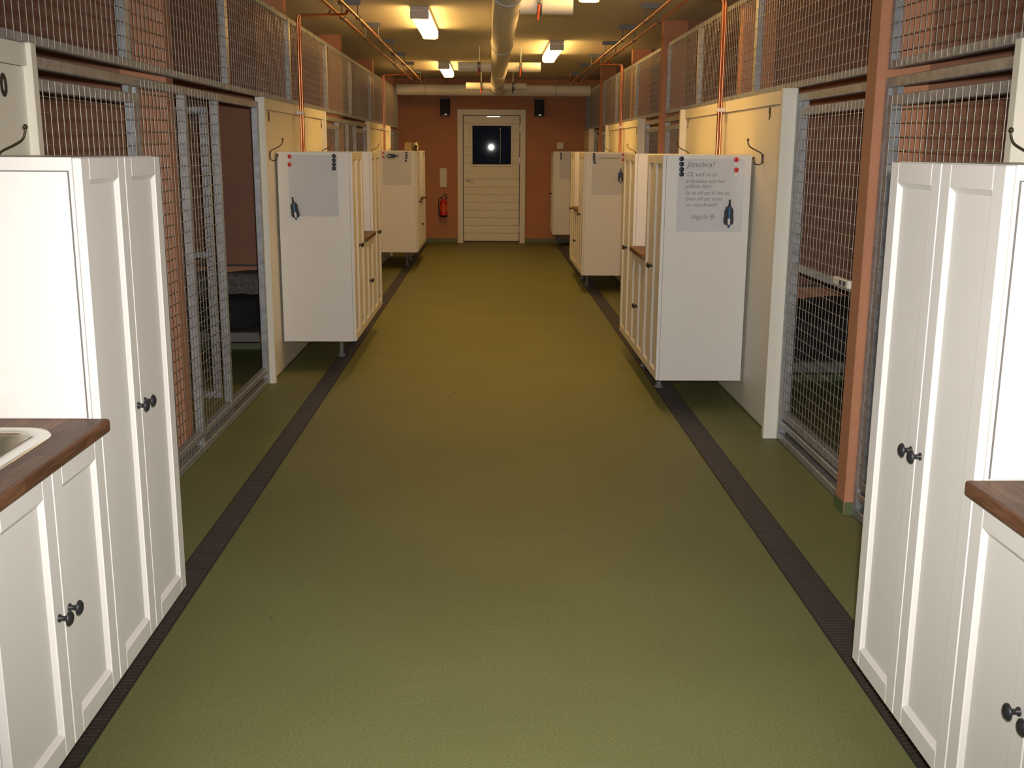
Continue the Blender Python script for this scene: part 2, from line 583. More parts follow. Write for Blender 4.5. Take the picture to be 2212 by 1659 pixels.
# ------------------------------------------------------------------ white numbered boards between the kennel doors
def board(side, y0, y1, na, nb, lab):
    X = PXR if side > 0 else PXL
    s = side
    root = thing('board_panel', (X, (y0 + y1) / 2, 0), lab, 'board')
    a, b = y0 + 0.04, y1 - 0.04
    if y1 > 17.5:
        b = y1
    B(X, X + s * 0.028, a, b, 0.012, 1.76).build('face_board', 'cream_panel', root)
    B(X - s * 0.012, X + s * 0.03, a, b, 1.762, 1.83, c=0.002).build('header_rail', 'cream_panel', root)
    for (p, q) in ((y0, y0 + 0.04), (y1 - 0.04, y1)):
        if q > 17.5 and p > 17.5:
            continue
        B(X - s * (0.047 if s > 0 else 0.027), X + s * 0.032, p, q, 0.0, 1.833, c=0.002).build('end_post', 'cream_panel', root)
    rot = Matrix.Rotation(-s * math.pi / 2, 4, 'Z') @ Matrix.Rotation(math.pi / 2, 4, 'X')
    for t, yy in ((na, y0 + 0.42 if s > 0 else y0 + 0.25), (nb, y1 - (0.215 if nb == '10' else 0.12))):
        if t:
            text_part('number', t, 0.088, 'paint_black', root, (X - s * 0.0015, yy, 1.668 if t == '10' else 1.692), rot, off=0.004)
    return root


RL = ['cream board above the worktop without a sink', 'cream board numbered nine and seven behind the handwritten whiteboard cabinets',
      'cream board numbered five and three behind the faintly written whiteboard', 'cream board numbered one touching the terracotta end wall']
LL = ['cream board numbered ten above the cabinets with the sink', 'cream board numbered eight and six next to the open kennel door', 'cream board numbered four and two behind the cabinets that carry a carton and jar']
for (a, b, n1, n2), l in zip(PAN_R, RL):
    board(1, a, b, n1, n2, l)
for (a, b, n1, n2), l in zip(PAN_L, LL):
    board(-1, a, b, n1, n2, l)


# ------------------------------------------------------------------ mesh
def wire_grid(mb, const, c, a0, a1, z0, z1, pitch=0.052, r=0.0019, side=1, n=5):
    # const 'x': wires in a plane x = c, running over y a0..a1 ; const 'y': plane y = c over x
    def P(a, z, d):
        return (c + d, a, z) if const == 'x' else (a, c + d, z)
    k = max(1, round((a1 - a0) / pitch))
    for i in range(1, k):
        a = a0 + (a1 - a0) * i / k
        mb.tube([P(a, z0, -side * r), P(a, z1, -side * r)], r, n, cap=False)
    k = max(1, round((z1 - z0) / pitch))
    for i in range(1, k):
        z = z0 + (z1 - z0) * i / k
        mb.tube([P(a0, z, side * r), P(a1, z, side * r)], r, n, cap=False)
    return mb


def upper_panel(side, y0, y1, lab, grp):
    X = XR if side > 0 else XL
    h = 0.0175
    root = thing('mesh_screen_panel', (X, (y0 + y1) / 2, FB), lab, 'mesh panel', grp)
    B(X - h, X + h, y0 + 0.003, y1 - 0.003, FB, FB + 0.032, c=0.002).build('bottom_rail', 'galvanised', root)
    B(X - h, X + h, y0 + 0.003, y1 - 0.003, FT - 0.032, FT, c=0.002).build('top_rail', 'galvanised', root)
    for a in (y0 + 0.003, y1 - 0.035):
        B(X - h, X + h, a, a + 0.032, FB + 0.032, FT - 0.032, c=0.002).build('upright', 'galvanised', root)
    mb = wire_grid(MB(), 'x', X - side * (h + 0.003), y0 + 0.006, y1 - 0.006, FB + 0.005, FT - 0.005, side=side)
    tag(mb.build('wire_mesh', 'wire', root), kind='stuff')


gl = 'mesh screen panels above the kennels with even numbers'
gr = 'mesh screen panels above the kennels with odd numbers'
for a, b, wh in ((2.70, 4.525, 'above the closed kennel door next to the sink'), (4.525, 6.2, 'above the narrow fixed strip of mesh by the open kennel'),
                 (6.2, 8.11, 'above the open kennel doorway'), (8.11, 9.92, 'above the board numbered six, past its copper pipes'),
                 (9.92, 11.63, 'above the doorway of kennel six'), (11.63, 13.5, 'above the doorway of kennel four'),
                 (13.5, 15.38, 'above the board numbered four and two'), (15.38, 17.3, 'nearest the end of the cross duct on the extinguisher side')):
    upper_panel(-1, a, b, 'galvanised mesh screen ' + wh, gl)
for a, b, wh in ((2.45, 4.322, 'beside a terracotta pier, above the worktop without a sink'), (4.448, 6.52, 'above the closed kennel door with a white latch'),
                 (6.52, 8.31, 'crossed by copper pipes above the board numbered nine and seven'), (8.31, 9.762, 'above the doorway of kennel seven'),
                 (9.888, 11.83, 'above the doorway of kennel five'), (11.83, 13.74, 'above the board numbered five and three'),
                 (13.74, 15.202, 'above the doorway of kennel three'), (15.328, 17.88, 'above the board numbered one')):
    upper_panel(1, a, b, 'galvanised mesh screen ' + wh, gr)


def kennel_front(side, y0, y1, door, lab, fixed=None, opened=False):
    """front of one kennel in the bay y0..y1: frame, door over door[0]..door[1], fixed mesh over fixed"""
    X = XR if side > 0 else XL
    h = 0.02
    s = side
    root = thing('kennel_front', (X, (y0 + y1) / 2, 0), lab, 'kennel front')
    B(X - h, X + h, y0, y1, 1.765, 1.803, c=0.003).build('top_rail', 'galvanised', root)
    B(X - h, X + h, y0, y1, 0.004, 0.042, c=0.003).build('bottom_rail', 'galvanised', root)
    B(X - h, X + h, y0 + 0.04, y1 - (0.0 if s < 0 and fixed and fixed[0] > (door[0] + door[1]) / 2 else 0.04), 0.082, 0.118, c=0.003).build('bottom_rail', 'galvanised', root)
    at_pier = s < 0 and fixed and fixed[0] > (door[0] + door[1]) / 2      # the mesh runs on over the pier to the next frame
    for a in ((y0,) if at_pier else (y0, y1 - 0.04)):
        B(X - h, X + h, a, a + 0.04, 0.042, 1.765, c=0.003).build('upright', 'galvanised', root)
    if fixed:
        f0, f1 = fixed
        d_mid = (door[0] + door[1]) / 2
        mb = wire_grid(MB(), 'x', X - s * (h + 0.003), max(y0 + 0.004, f0) if f0 > d_mid else y0 + 0.004, y1 - 0.004 if f0 > d_mid else f1, 0.045, 1.795, side=s)
        tag(mb.build('wire_mesh', 'wire', root), kind='stuff')
        for a in ((f0,) if f0 > d_mid else (f1 - 0.036,)):
            B(X - h, X + h, a, a + 0.036, 0.12, 1.764, c=0.003).build('upright', 'galvanised', root)
    gy = door[1] + 0.03 if s < 0 else y0 + 0.04               # gusset in the corner of the frame
    gd = -1 if s < 0 else 1
    if not opened:
        MB().prism([(gy, 1.764), (gy + gd * 0.075, 1.764), (gy + gd * 0.015, 1.68), (gy, 1.66)], 0, X - 0.006, X + 0.006).build('gusset', 'galvanised', root)
    d0, d1 = door
    W = d1 - d0
    Z0, Z1, ZM = 0.135, 1.735, 0.945
    if not opened:
        mb = MB()
        for a0, a1, z0, z1 in ((d0, d0 + 0.04, Z0, Z1), (d1 - 0.04, d1, Z0, Z1), (d0 + 0.04, d1 - 0.04, Z1 - 0.04, Z1), (d0 + 0.04, d1 - 0.04, Z0, Z0 + 0.04), (d0 + 0.04, d1 - 0.04, ZM - 0.018, ZM + 0.018)):
            mb.box(X - h, X + h, a0, a1, z0, z1, c=0.003)
        d = mb.build('mesh_door', 'galvanised', root)
        mb = wire_grid(MB(), 'x', X - s * (h + 0.003), d0 + 0.004, d1 - 0.004, Z0 + 0.004, Z1 - 0.004, side=s)
        tag(mb.build('wire_mesh', 'wire', d), kind='stuff')
        if s > 0:
            la, lb = d0 + 0.005, d0 + 0.20
            mb = MB().box(X - 0.052, X - 0.027, la, lb, 0.948, 0.984, c=0.004)
            mb.build('latch', 'clip_white', d)
            for q in (la + 0.03, la + 0.08):
                B(X - 0.0535, X - 0.052, q, q + 0.03, 0.956, 0.976).build('bolt_slot', 'dark_trim', d)
        for a in (d0 + 0.02, d1 - 0.07):
            B(X - 0.012, X + 0.012, a, a + 0.045, Z1 + 0.001, 1.764).build('hanger', 'galvanised', d)
    else:
        Yd = d0 + 0.02                                         # leaf turned into the kennel at this y
        xa, xb = X - 0.05, X - 0.05 + s * W
        mb = MB()
        for x0, x1, z0, z1 in ((xa, xa + s * 0.04, Z0, Z1), (xb - s * 0.04, xb, Z0, Z1), (xa + s * 0.04, xb - s * 0.04, Z1 - 0.04, Z1), (xa + s * 0.04, xb - s * 0.04, Z0, Z0 + 0.04), (xa + s * 0.04, xb - s * 0.04, ZM - 0.018, ZM + 0.018)):
            mb.box(x0, x1, Yd - h, Yd + h, z0, z1, c=0.003)
        d = mb.build('mesh_door', 'galvanised', root)
        mb = wire_grid(MB(), 'y', Yd - h - 0.003, min(xa, xb) + 0.004, max(xa, xb) - 0.004, Z0 + 0.004, Z1 - 0.004, side=1)
        tag(mb.build('wire_mesh', 'wire', d), kind='stuff')
        for zz in (0.4, 1.5):
            MB().tube([(xa + 0.022, Yd + 0.01, zz), (xa + 0.022, Yd + 0.01, zz + 0.06)], 0.008, 8).build('hinge', 'galvanised', d)


# odd side
odd = [(3.122, 4.322, 'closed mesh kennel front beside the worktop without a sink'), (4.448, 5.561, 'closed mesh kennel front with a white latch, by number nine'),
       (8.582, 9.762, 'closed mesh kennel front by number seven'), (9.888, 10.998, 'closed mesh kennel front by number five'),
       (14.122, 15.202, 'closed mesh kennel front by number three'), (15.328, 16.398, 'closed mesh kennel front by number one')]
for a, b, n in odd:
    kennel_front(1, a, b, (a + 0.045, b - 0.045), n)
# even side: hinged doors beside a fixed strip of mesh
kennel_front(-1, 3.502, 5.272, (3.547, 4.56), 'closed mesh kennel front next to the sink', fixed=(4.565, 5.12))
kennel_front(-1, 5.275, 6.933, (5.93, 6.89), 'mesh kennel front with its door swung open', fixed=(5.316, 5.925), opened=True)
kennel_front(-1, 9.522, 11.282, (9.567, 10.56), 'closed mesh kennel front by number six', fixed=(10.565, 11.13))
kennel_front(-1, 11.285, 12.948, (11.94, 12.90), 'closed mesh kennel front by number four', fixed=(11.33, 11.935))
kennel_front(-1, 15.622, 17.29, (15.667, 16.56), 'closed mesh kennel front by number two', fixed=(16.565, 17.15))


# ------------------------------------------------------------------ bedding in the two kennels that can be looked into
def blob(x0, x1, y0, y1, z0, z1, nx=14, ny=10, amp=0.012, top=None):
    """soft cushion: rounded grid with an uneven top"""
    bm = bmesh.new()
    bmesh.ops.create_cube(bm, size=2)
    bmesh.ops.subdivide_edges(bm, edges=bm.edges[:], cuts=7, use_grid_fill=True)
    mb = MB()
    vs = []
    for p in bm.verts:
        x, y, z = p.co
        k = 9
        n = (abs(x) ** k + abs(y) ** k + abs(z) ** k) ** (1 / k)
        x, y, z = x / n, y / n, z / n
        X_, Y_ = (x0 + x1) / 2 + x * (x1 - x0) / 2, (y0 + y1) / 2 + y * (y1 - y0) / 2
        zz = z1 if top is None else top((x + 1) / 2, (y + 1) / 2)
        Z_ = z0 + (z + 1) / 2 * (zz - z0)
        if z > -0.9:
            Z_ += amp * math.sin(9 * X_ + 4 * Y_) * math.cos(7 * Y_ + 2 * X_)
        vs.append((X_, Y_, max(Z_, z0)))
    bm.verts.index_update()
    mb.add(vs, [[q.index for q in f.verts] for f in bm.faces], True)
    bm.free()
    return mb


def bench(side, y0, y1, x0, x1, z, lab):
    s = side
    root = thing('sleeping_bench', (s * (x0 + x1) / 2, (y0 + y1) / 2, 0), lab, 'bench')
    B(s * x0, s * x1, y0, y1, z - 0.02, z, c=0.002).build('platform', 'bench_grey', root)
    B(s * x0, s * x1, y0 - 0.018, y0 - 0.001, z - 0.066, z, c=0.002).build('front_board', 'bench_grey', root)
    B(s * x0, s * x1, y1 - 0.03, y1 + 0.028, z - 0.066, z - 0.021).build('wall_cleat', 'bench_grey', root)
    for xx in (x0 + 0.1, x1 - 0.1):
        MB().prism([(y0 + 0.15, z - 0.021), (y1 - 0.03, z - 0.021), (y1 - 0.03, z - 0.06)], 0, s * (xx - 0.012), s * (xx + 0.012)).build('support_bracket', 'dark_trim', root)
    return root


bench(-1, 7.45, 8.14, 1.62, 3.0, 0.255, 'grey sleeping bench inside the open kennel')
tag(blob(-2.98, -1.64, 7.47, 7.85, 0.256, 0.5, top=lambda a, b: 0.40 + 0.09 * a).build('dog_bed', 'black_fabric'), 'black padded dog bed on the bench in the open kennel', 'dog bed')
tag(blob(-2.98, -1.64, 7.87, 8.12, 0.256, 0.62, amp=0.02).build('blanket', 'grey_fleece'), 'grey fleecy blanket heaped behind the black dog bed', 'blanket')
bench(1, 6.35, 7.04, 1.72, 3.1, 0.27, 'grey sleeping bench behind the closed mesh door of kennel nine')
tag(blob(1.74, 3.08, 6.37, 7.03, 0.271, 0.57, top=lambda a, b: 0.52 + 0.07 * b).build('dog_bed', 'black_fabric'), 'big black dog bed behind the closed mesh door of kennel nine', 'dog bed')

# ------------------------------------------------------------------ cabinets
CT = 1.497


def knob(parent, x, y, z, s):
    MB().lathe((x, y, z), (-s, 0, 0), [(0, .009), (.003, .009), (.005, .0055), (.017, .0055), (.019, .012), (.021, .0165), (.024, .0165), (.028, .012), (.030, .005)], 14).build('knob', 'black_iron', parent)


def cab_door(root, s, XF, y0, y1, z0, z1, ky, kz):
    """framed door, front face at x = XF, thickness goes away from the aisle"""
    t, fw, rc = 0.02, 0.05, 0.010
    g = 0.0015
    y0, y1, z0, z1 = y0 + g, y1 - g, z0 + g, z1 - g
    xb = XF + s * t
    mb = MB()
    mb.box(XF, xb, y0, y0 + fw, z0, z1, c=0.0016)
    mb.box(XF, xb, y1 - fw, y1, z0, z1, c=0.0016)
    mb.box(XF, xb, y0 + fw, y1 - fw, z0, z0 + fw, c=0.0016)
    mb.box(XF, xb, y0 + fw, y1 - fw, z1 - fw, z1, c=0.0016)
    xp = XF + s * rc
    a0, a1, c0, c1 = y0 + fw, y1 - fw, z0 + fw, z1 - fw
    bw = 0.011
    xe = XF + s * 0.0022
    o = [(xe, a0, c0), (xe, a1, c0), (xe, a1, c1), (xe, a0, c1)]
    i = [(xp, a0 + bw, c0 + bw), (xp, a1 - bw, c0 + bw), (xp, a1 - bw, c1 - bw), (xp, a0 + bw, c1 - bw)]
    q = [(xb - s * 0.001, p[1], p[2]) for p in o]
    mb.add(o + i + q, [(0, 1, 5, 4), (1, 2, 6, 5), (2, 3, 7, 6), (3, 0, 4, 7), (4, 5, 6, 7), (8, 9, 10, 11), (0, 1, 9, 8), (1, 2, 10, 9), (2, 3, 11, 10), (3, 0, 8, 11)])
    d = mb.build('door', 'white_lacquer', root)
    knob(d, XF, ky, kz, s)


def carcass(root, s, XF, XBK, y0, y1, z0, z1, top=True):
    t = 0.016
    xf = XF + s * 0.021
    for a in (y0, y1 - t):
        B(xf, XBK, a, a + t, z0, z1, c=0.001).build('side_panel', 'white_lacquer', root)
    B(xf, XBK, y0 + t, y1 - t, z0, z0 + t).build('bottom_panel', 'white_lacquer', root)
    if top:
        B(xf, XBK, y0 + t, y1 - t, z1 - t, z1).build('top_panel', 'white_lacquer', root)
    B(XBK - s * 0.006, XBK, y0 + t, y1 - t, z0 + t, z1 - t).build('back_panel', 'white_lacquer', root)


def leg(root, x, y, z1):
    MB().lathe((x, y, 0.0005), (0, 0, 1), [(0, .030), (.010, .030), (.016, .022), (.030, .016), (z1 - 0.03, .016), (z1 - 0.02, .024), (z1 - 0.001, .024)], 14).build('leg', 'leg_plastic', root)


def tall(s, XF, XBK, y0, y1, zb, kz, lab, legs=(), lx=1.11):
    root = thing('tall_cabinet', ((XF + XBK) / 2, (y0 + y1) / 2, 0 if legs else zb), lab, 'cabinet')
    carcass(root, s, XF, XBK, y0, y1, zb, CT)
    m = (y0 + y1) / 2
    cab_door(root, s, XF, y0, m, zb, CT, m - 0.028, kz)
    cab_door(root, s, XF, m, y1, zb, CT, m + 0.028, kz)
    for p in legs:
        leg(root, s * lx, p, zb)
    return root


def base(s, XF, XBK, y0, y1, zb, zt, kz, lab, legs=(), lx=1.11):
    root = thing('base_cabinet', ((XF + XBK) / 2, (y0 + y1) / 2, 0 if legs else zb), lab, 'cabinet')
    carcass(root, s, XF, XBK, y0, y1, zb, zt, top=False)
    m = (y0 + y1) / 2
    cab_door(root, s, XF, y0, m, zb, zt - 0.002, m - 0.028, kz)
    cab_door(root, s, XF, m, y1, zb, zt - 0.002, m + 0.028, kz)
    for p in legs:
        leg(root, s * lx, p, zb)
    return root


def worktop(s, XF, XBK, y0, y1, zt, lab, hole=None):
    xf = XF - s * 0.022
    t = 0.032
    mb = MB()
    if hole:
        hx0, hx1, hy0, hy1 = hole
        A = sorted((xf, hx0))
        r = 0.007
        mb.prism([(hx0, zt - t), (hx0, zt), (xf + s * r, zt), (xf + s * r * .3, zt - r * .3), (xf, zt - r), (xf, zt - t + r), (xf + s * r * .3, zt - t + r * .3), (xf + s * r, zt - t)], 1, y0, y1)
        mb.box(hx1, XBK, y0, y1, zt - t, zt)
        mb.box(hx0, hx1, hy1, y1, zt - t, zt)
        mb.box(hx0, hx1, y0, hy0, zt - t, zt)
    else:
        mb.box(xf, XBK, y0, y1, zt - t, zt, c=0.006)
    tag(mb.build('worktop', 'walnut_staves'), lab, 'worktop')


GAP = 0.001


def ensemble(s, near, zb, wz, kz, kl, who, far_len=0.6, near_len=0.6, mid=0.6):
    XF, XBK = (0.995, 1.508) if s > 0 else (-0.925, -1.424)
    a = near
    b = a + near_len
    c = b + mid
    d = c + far_len
    t1 = tall(s, XF, XBK, a, b - GAP, zb, kz, 'white tall cabinet with ' + who[0], legs=(b - 0.03,))
    base(s, XF, XBK, b, c - GAP, zb, wz - 0.033, kl, 'white base cabinet ' + who[1])
    tall(s, XF, XBK, c, d, zb, kz, 'white tall cabinet ' + who[2], legs=(c + 0.04,))
    worktop(s, XF, XBK, b + 0.002, c - GAP - 0.002, wz, 'walnut worktop ' + who[3])
    return XF, XBK


# near pairs, only the units the aisle shows
ZL, ZR = 0.213, 0.162
XF, XBK = -0.925, -1.424
tall(-1, XF, XBK, 2.485, 3.078, ZL, 0.857, 'white tall cabinet next to the sink', legs=(3.0,), lx=1.28)
base(-1, XF, XBK, 1.885, 2.484, ZL, 0.857, 0.53, 'white base cabinet under the sink', legs=(1.95,), lx=1.28)
worktop(-1, XF, XBK, 1.86, 2.482, 0.89, 'walnut worktop with a steel sink let into it', hole=(-1.02, -1.36, 1.93, 2.345))
tag(B(-0.955, -1.415, 2.4795, 2.4835, 0.8915, 1.465, c=0.001).build('splash_panel', 'white_gloss'), 'glossy white splash panel on the cabinet beside the sink', 'panel')
mb = MB().box(-0.9525, -0.955, 2.4795, 2.4835, 0.8915, 1.4675).box(-0.955, -1.415, 2.4795, 2.4835, 1.465, 1.4675)  # grey strip added to draw the splash panel's outline
mb.build('edge_outline', 'outline_grey', bpy.data.objects['splash_panel'])
XF, XBK = 0.995, 1.508
tall(1, XF, XBK, 2.083, 2.689, ZR, 0.833, 'white tall cabinet beside the worktop without a sink', legs=(2.6,), lx=1.32)
base(1, XF, XBK, 1.483, 2.082, ZR, 0.832, 0.495, 'white base cabinet under the worktop without a sink', legs=(1.55,), lx=1.32)
worktop(1, XF, XBK, 1.46, 2.080, 0.865, 'walnut worktop without a sink beside the tall cabinet')
tag(B(1.025, 1.50, 2.0775, 2.0815, 0.8665, 1.465, c=0.001).build('splash_panel', 'white_gloss'), 'glossy white splash panel beside the worktop without a sink', 'panel')
mb = MB().box(1.0225, 1.025, 2.0775, 2.0815, 0.8665, 1.4675).box(1.025, 1.50, 2.0775, 2.0815, 1.465, 1.4675)  # outline drawn by an added grey strip here too
mb.build('edge_outline', 'outline_grey', bpy.data.objects['splash_panel.001'])

ensemble(1, 6.27, 0.168, 0.868, 0.83, 0.49, ('the handwritten whiteboard on its side', 'beyond the cabinet with the handwritten whiteboard', 'under the copper pipes, beyond the handwritten whiteboard cabinet', 'in the nook beyond the handwritten whiteboard'), 0.62, 0.6, 0.62)
ensemble(-1, 7.33, ZL, 0.885, 0.855, 0.53, ('an upright marker holder on its side near the open kennel', 'across from the handwritten whiteboard nook', 'between the open kennel and kennel six', 'in the nook near the open kennel'), 0.62, 0.6, 0.62)
ensemble(1, 11.62, 0.185, 0.868, 0.83, 0.49, ('a whiteboard bearing one faint line of writing', 'beyond the whiteboard with one faint line', 'at the board numbered three', 'in the nook at the board numbered five and three'))
ensemble(-1, 13.8, ZL + 0.01, 0.885, 0.855, 0.53, ('a marker holder lying level on its side', 'beyond the level marker holder', 'closest to the fire extinguisher', 'in the nook at the board numbered four and two'), 0.57, 0.57, 0.57)
tall(1, 0.995, 1.508, 17.2, 17.8, 0.195, 0.83, 'white tall cabinet in the corner at the end wall', legs=(17.7,))

# sink
root = thing('sink', (-1.19, 2.14, 0.72), 'steel sink with a rounded rim set in the walnut worktop', 'sink')


def rrect(x0, x1, y0, y1, r, n=6):
    out = []
    for cx, cy, a in ((x1 - r, y1 - r, 0), (x0 + r, y1 - r, 90), (x0 + r, y0 + r, 180), (x1 - r, y0 + r, 270)):
        for k in range(n + 1):
            t = math.radians(a + 90 * k / n)
            out.append((cx + r * math.cos(t), cy + r * math.sin(t)))
    return out


def rings(mb, secs, smooth=True, close=False):
    n = len(secs[0][0])
    vs, fs = [], []
    for poly, z in secs:
        vs += [(p[0], p[1], z) for p in poly]
    for i in range(len(secs) - 1):
        for k in range(n):
            fs.append((i * n + k, i * n + (k + 1) % n, (i + 1) * n + (k + 1) % n, (i + 1) * n + k))
    if close:
        fs.append(tuple(range((len(secs) - 1) * n, len(secs) * n)))
    return mb.add(vs, fs, smooth)


zt = 0.8905
ro = rrect(-1.40, -0.975, 1.90, 2.38, 0.075)
r1 = rrect(-1.395, -0.980, 1.905, 2.375, 0.07)
r2 = rrect(-1.372, -1.003, 1.928, 2.352, 0.062)
r3 = rrect(-1.366, -1.009, 1.934, 2.346, 0.058)
rings(MB(), [(ro, zt), (r1, zt + 0.006), (r2, zt + 0.007), (r3, zt - 0.002)]).build('rim', 'sink_rim', root)
r4 = rrect(-1.350, -1.028, 1.952, 2.330, 0.058)
r5 = rrect(-1.338, -1.040, 1.965, 2.318, 0.058)
r6 = rrect(-1.31, -1.065, 1.99, 2.29, 0.04)
rings(MB(), [(r3, zt - 0.002), (r4, zt - 0.01), (r5, 0.75), (r6, 0.735)], close=True).build('bowl', 'sink_bowl', root)
MB().lathe((-1.19, 2.14, 0.7355), (0, 0, 1), [(0, .04), (.003, .04), (.004, .03), (.002, .02)], 14).build('drain_strainer', 'steel', root)


# ------------------------------------------------------------------ whiteboards, magnets, marker holders
def whiteboard(x0, x1, z0, z1, Y, lab):
    o = B(x0, x1, Y - 0.004, Y - 0.0005, z0, z1, c=0.001).build('whiteboard', 'white_board')
    return tag(o, lab, 'whiteboard')


def magnet(x, Y, z, m, lab, grp, nm='magnet'):
    r = 0.0135
    o = MB().lathe((x, Y - 0.0045, z), (0, -1, 0), [(0, r), (.006, r), (.008, r * .85), (.0085, r * .4)], 16).build(nm, m)
    tag(o, lab, 'magnet', grp)


def marker(cx, Y, cz, ang, lab, scale=1.0):
    root = thing('marker_holder', (cx, Y - 0.005, cz), lab, 'marker holder')
    ca, sa = math.cos(ang), math.sin(ang)

    def T(poly):
        return [(cx + (p * ca - q * sa) * scale, cz + (p * sa + q * ca) * scale) for p, q in poly]

    def slab(poly, y0, y1, nm, m):
        mb = MB()
        mb.prism([(p[0], p[1]) for p in T(poly)], 1, y0, y1)
        return mb.build(nm, m, root)
    out = [(-.012, .038), (-.02, .028), (-.026, .012), (-.025, -.01), (-.028, -.03), (-.028, -.055), (-.02, -.066), (-.008, -.070),
           (.008, -.070), (.02, -.066), (.028, -.055), (.028, -.03), (.025, -.01), (.026, .012), (.02, .028), (.012, .038)]
    slab(out, Y - 0.0235, Y - 0.0045, 'holder_body', 'black_plastic')

    def P(q, y=Y - 0.028):
        return (cx - q * sa * scale, y, cz + q * ca * scale)
    MB().tube([P(-.03), P(.035)], 0.0085 * scale, 10).build('marker_barrel', 'marker_blue', root)
    MB().tube([P(.036), P(.052), P(.055), P(.078)], [0.0085 * scale, 0.0075 * scale, .006 * scale, .006 * scale], 10).build('marker_cap', 'black_plastic', root)
    MB().tube([P(-.0655), P(-.031)], 0.0078 * scale, 10).build('marker_label', 'clip_white', root)
    MB().tube([P(-.084), P(-.066)], [0.006 * scale, .0085 * scale], 10).build('marker_end', 'marker_blue', root)


# handwritten board
Y = 6.27
wb = whiteboard(1.085, 1.468, 1.06, 1.474, Y, 'whiteboard with several lines of handwriting on a white cabinet')
rotF = Matrix.Rotation(math.pi / 2, 4, 'X')
lines = [('Jättebra!', 1484, 361, .046), ('Oj vad ni är', 1483, 381, .037), ('ambitiösa och har', 1480, 395, .032), ('jobbat hårt', 1480, 406, .034),
         ('Se nu till att få lite tid', 1479, 420, .030), ('över till att njuta', 1480, 433, .032), ('av resultatet!', 1482, 446, .034)]
for t, u, v, sz in lines:
    p = at_y(u, v, Y - 0.0043)
    text_part('writing', t, sz, 'ink', wb, (p.x, Y - 0.0043, p.z), rotF, shear=0.25, off=-0.011 * sz, align='LEFT', depth=0.0002)
p = at_y(1490, 473, Y)
text_part('writing', '/Ingela', .040, 'ink', wb, (p.x, Y - 0.0043, p.z), rotF @ Matrix.Rotation(0.02, 4, 'Z'), shear=0.3, off=-0.0006, align='LEFT', depth=0.0002)
mb = MB()
cp = at_y(1537, 468, Y)
for ox, oz, rr in ((-.006, .004, .006), (.006, .010, .006), (.002, -.006, .006), (.012, .001, .005), (.004, .003, .003)):
    mb.tube([(cp.x + ox + rr * math.cos(k * .6283), Y - 0.0044, cp.z + oz + rr * math.sin(k * .6283)) for k in range(11)], 0.0007, 4)
mb.tube([(cp.x - .004, Y - .0044, cp.z - .008), (cp.x - .001, Y - .0044, cp.z - .022)], 0.0007, 4)
mb.build('flower_doodle', 'ink', wb)
for v in (343, 354.5, 366, 376.5):
    p = at_y(1472, v, Y)
    magnet(p.x, Y, p.z, 'magnet_black', 'round black magnet on the handwritten whiteboard', 'black magnets on the handwritten whiteboard')
for v in (345, 367):
    p = at_y(1590, v, Y)
    magnet(p.x, Y, p.z, 'red_plastic', 'round red magnet on the handwritten whiteboard', 'red magnets on the handwritten whiteboard')
for v in (356, 378):
    p = at_y(1589, v, Y)
    magnet(p.x, Y, p.z, 'magnet_white', 'round white magnet on the handwritten whiteboard', 'white magnets on the handwritten whiteboard')
p = at_y(1573, 460, Y)
marker(p.x, Y, p.z, 0.0, 'blue and black marker holder on the handwritten whiteboard')

Y = 7.33
whiteboard(-1.352, -1.022, 1.072, 1.478, Y, 'blank whiteboard on the cabinet near the open kennel')
for v in (337, 346, 355, 364):
    p = at_y(722, v, Y)
    magnet(p.x, Y, p.z, 'magnet_black', 'round black magnet on the whiteboard near the open kennel', 'black magnets on the whiteboard near the open kennel')
for v in (338, 355.5):
    p = at_y(624, v, Y)
    magnet(p.x + .006, Y, p.z, 'red_plastic', 'round red magnet on the whiteboard near the open kennel', 'red magnets on the whiteboard near the open kennel')
p = at_y(634, 449, Y)
marker(p.x + .01, Y, p.z, 0.14, 'tilted marker holder on the whiteboard near the open kennel', 0.95)

Y = 11.62
wb = whiteboard(1.088, 1.46, 1.06, 1.478, Y, 'whiteboard bearing one faint line of writing, with four black magnets')
mb = MB()
random.seed(9)
pts = []
for k in range(60):
    q = at_y(1294 + k * 0.72, 341.5 + (1.9 if k % 3 == 0 else -1.6 if k % 3 == 1 else 0.4) * random.uniform(.4, 1), Y)
    pts.append((q.x, Y - 0.0045, q.z))
mb.tube(pts, 0.0014, 4)
mb.build('writing', 'ink', wb)
for u, v in ((1283, 333), (1283, 339), (1283, 345), (1284.5, 351)):
    p = at_y(u, v, Y)
    magnet(p.x, Y, p.z, 'magnet_black', 'round black magnet on the whiteboard with one faint line', 'black magnets on the faint whiteboard')
for v in (334, 345.5):
    p = at_y(1346, v, Y)
    magnet(p.x, Y, p.z, 'red_plastic', 'round red magnet on the whiteboard with one faint line', 'red magnets on the faint whiteboard')
p = at_y(1340, 379, Y)
marker(p.x, Y, p.z, 0.0, 'marker holder on the whiteboard with one faint line', 0.95)

Y = 13.8
whiteboard(-1.35, -0.998, 1.078, 1.478, Y, 'blank whiteboard on the cabinet that carries a carton and jar')
for u, v in ((880, 330), (880.5, 335.5), (880, 341), (879, 347)):
    p = at_y(u, v, Y)
    magnet(p.x - .012, Y, p.z, 'magnet_black', 'round black magnet beside the level marker holder', 'black magnets beside the level marker holder')
for v in (330, 339):
    p = at_y(828, v, Y)
    magnet(p.x, Y, p.z, 'red_plastic', 'round red magnet beside the level marker holder', 'red magnets beside the level marker holder')
p = at_y(849, 337, Y)
marker(p.x, Y, p.z, -math.pi / 2, 'marker holder fixed level on a whiteboard', 0.95)

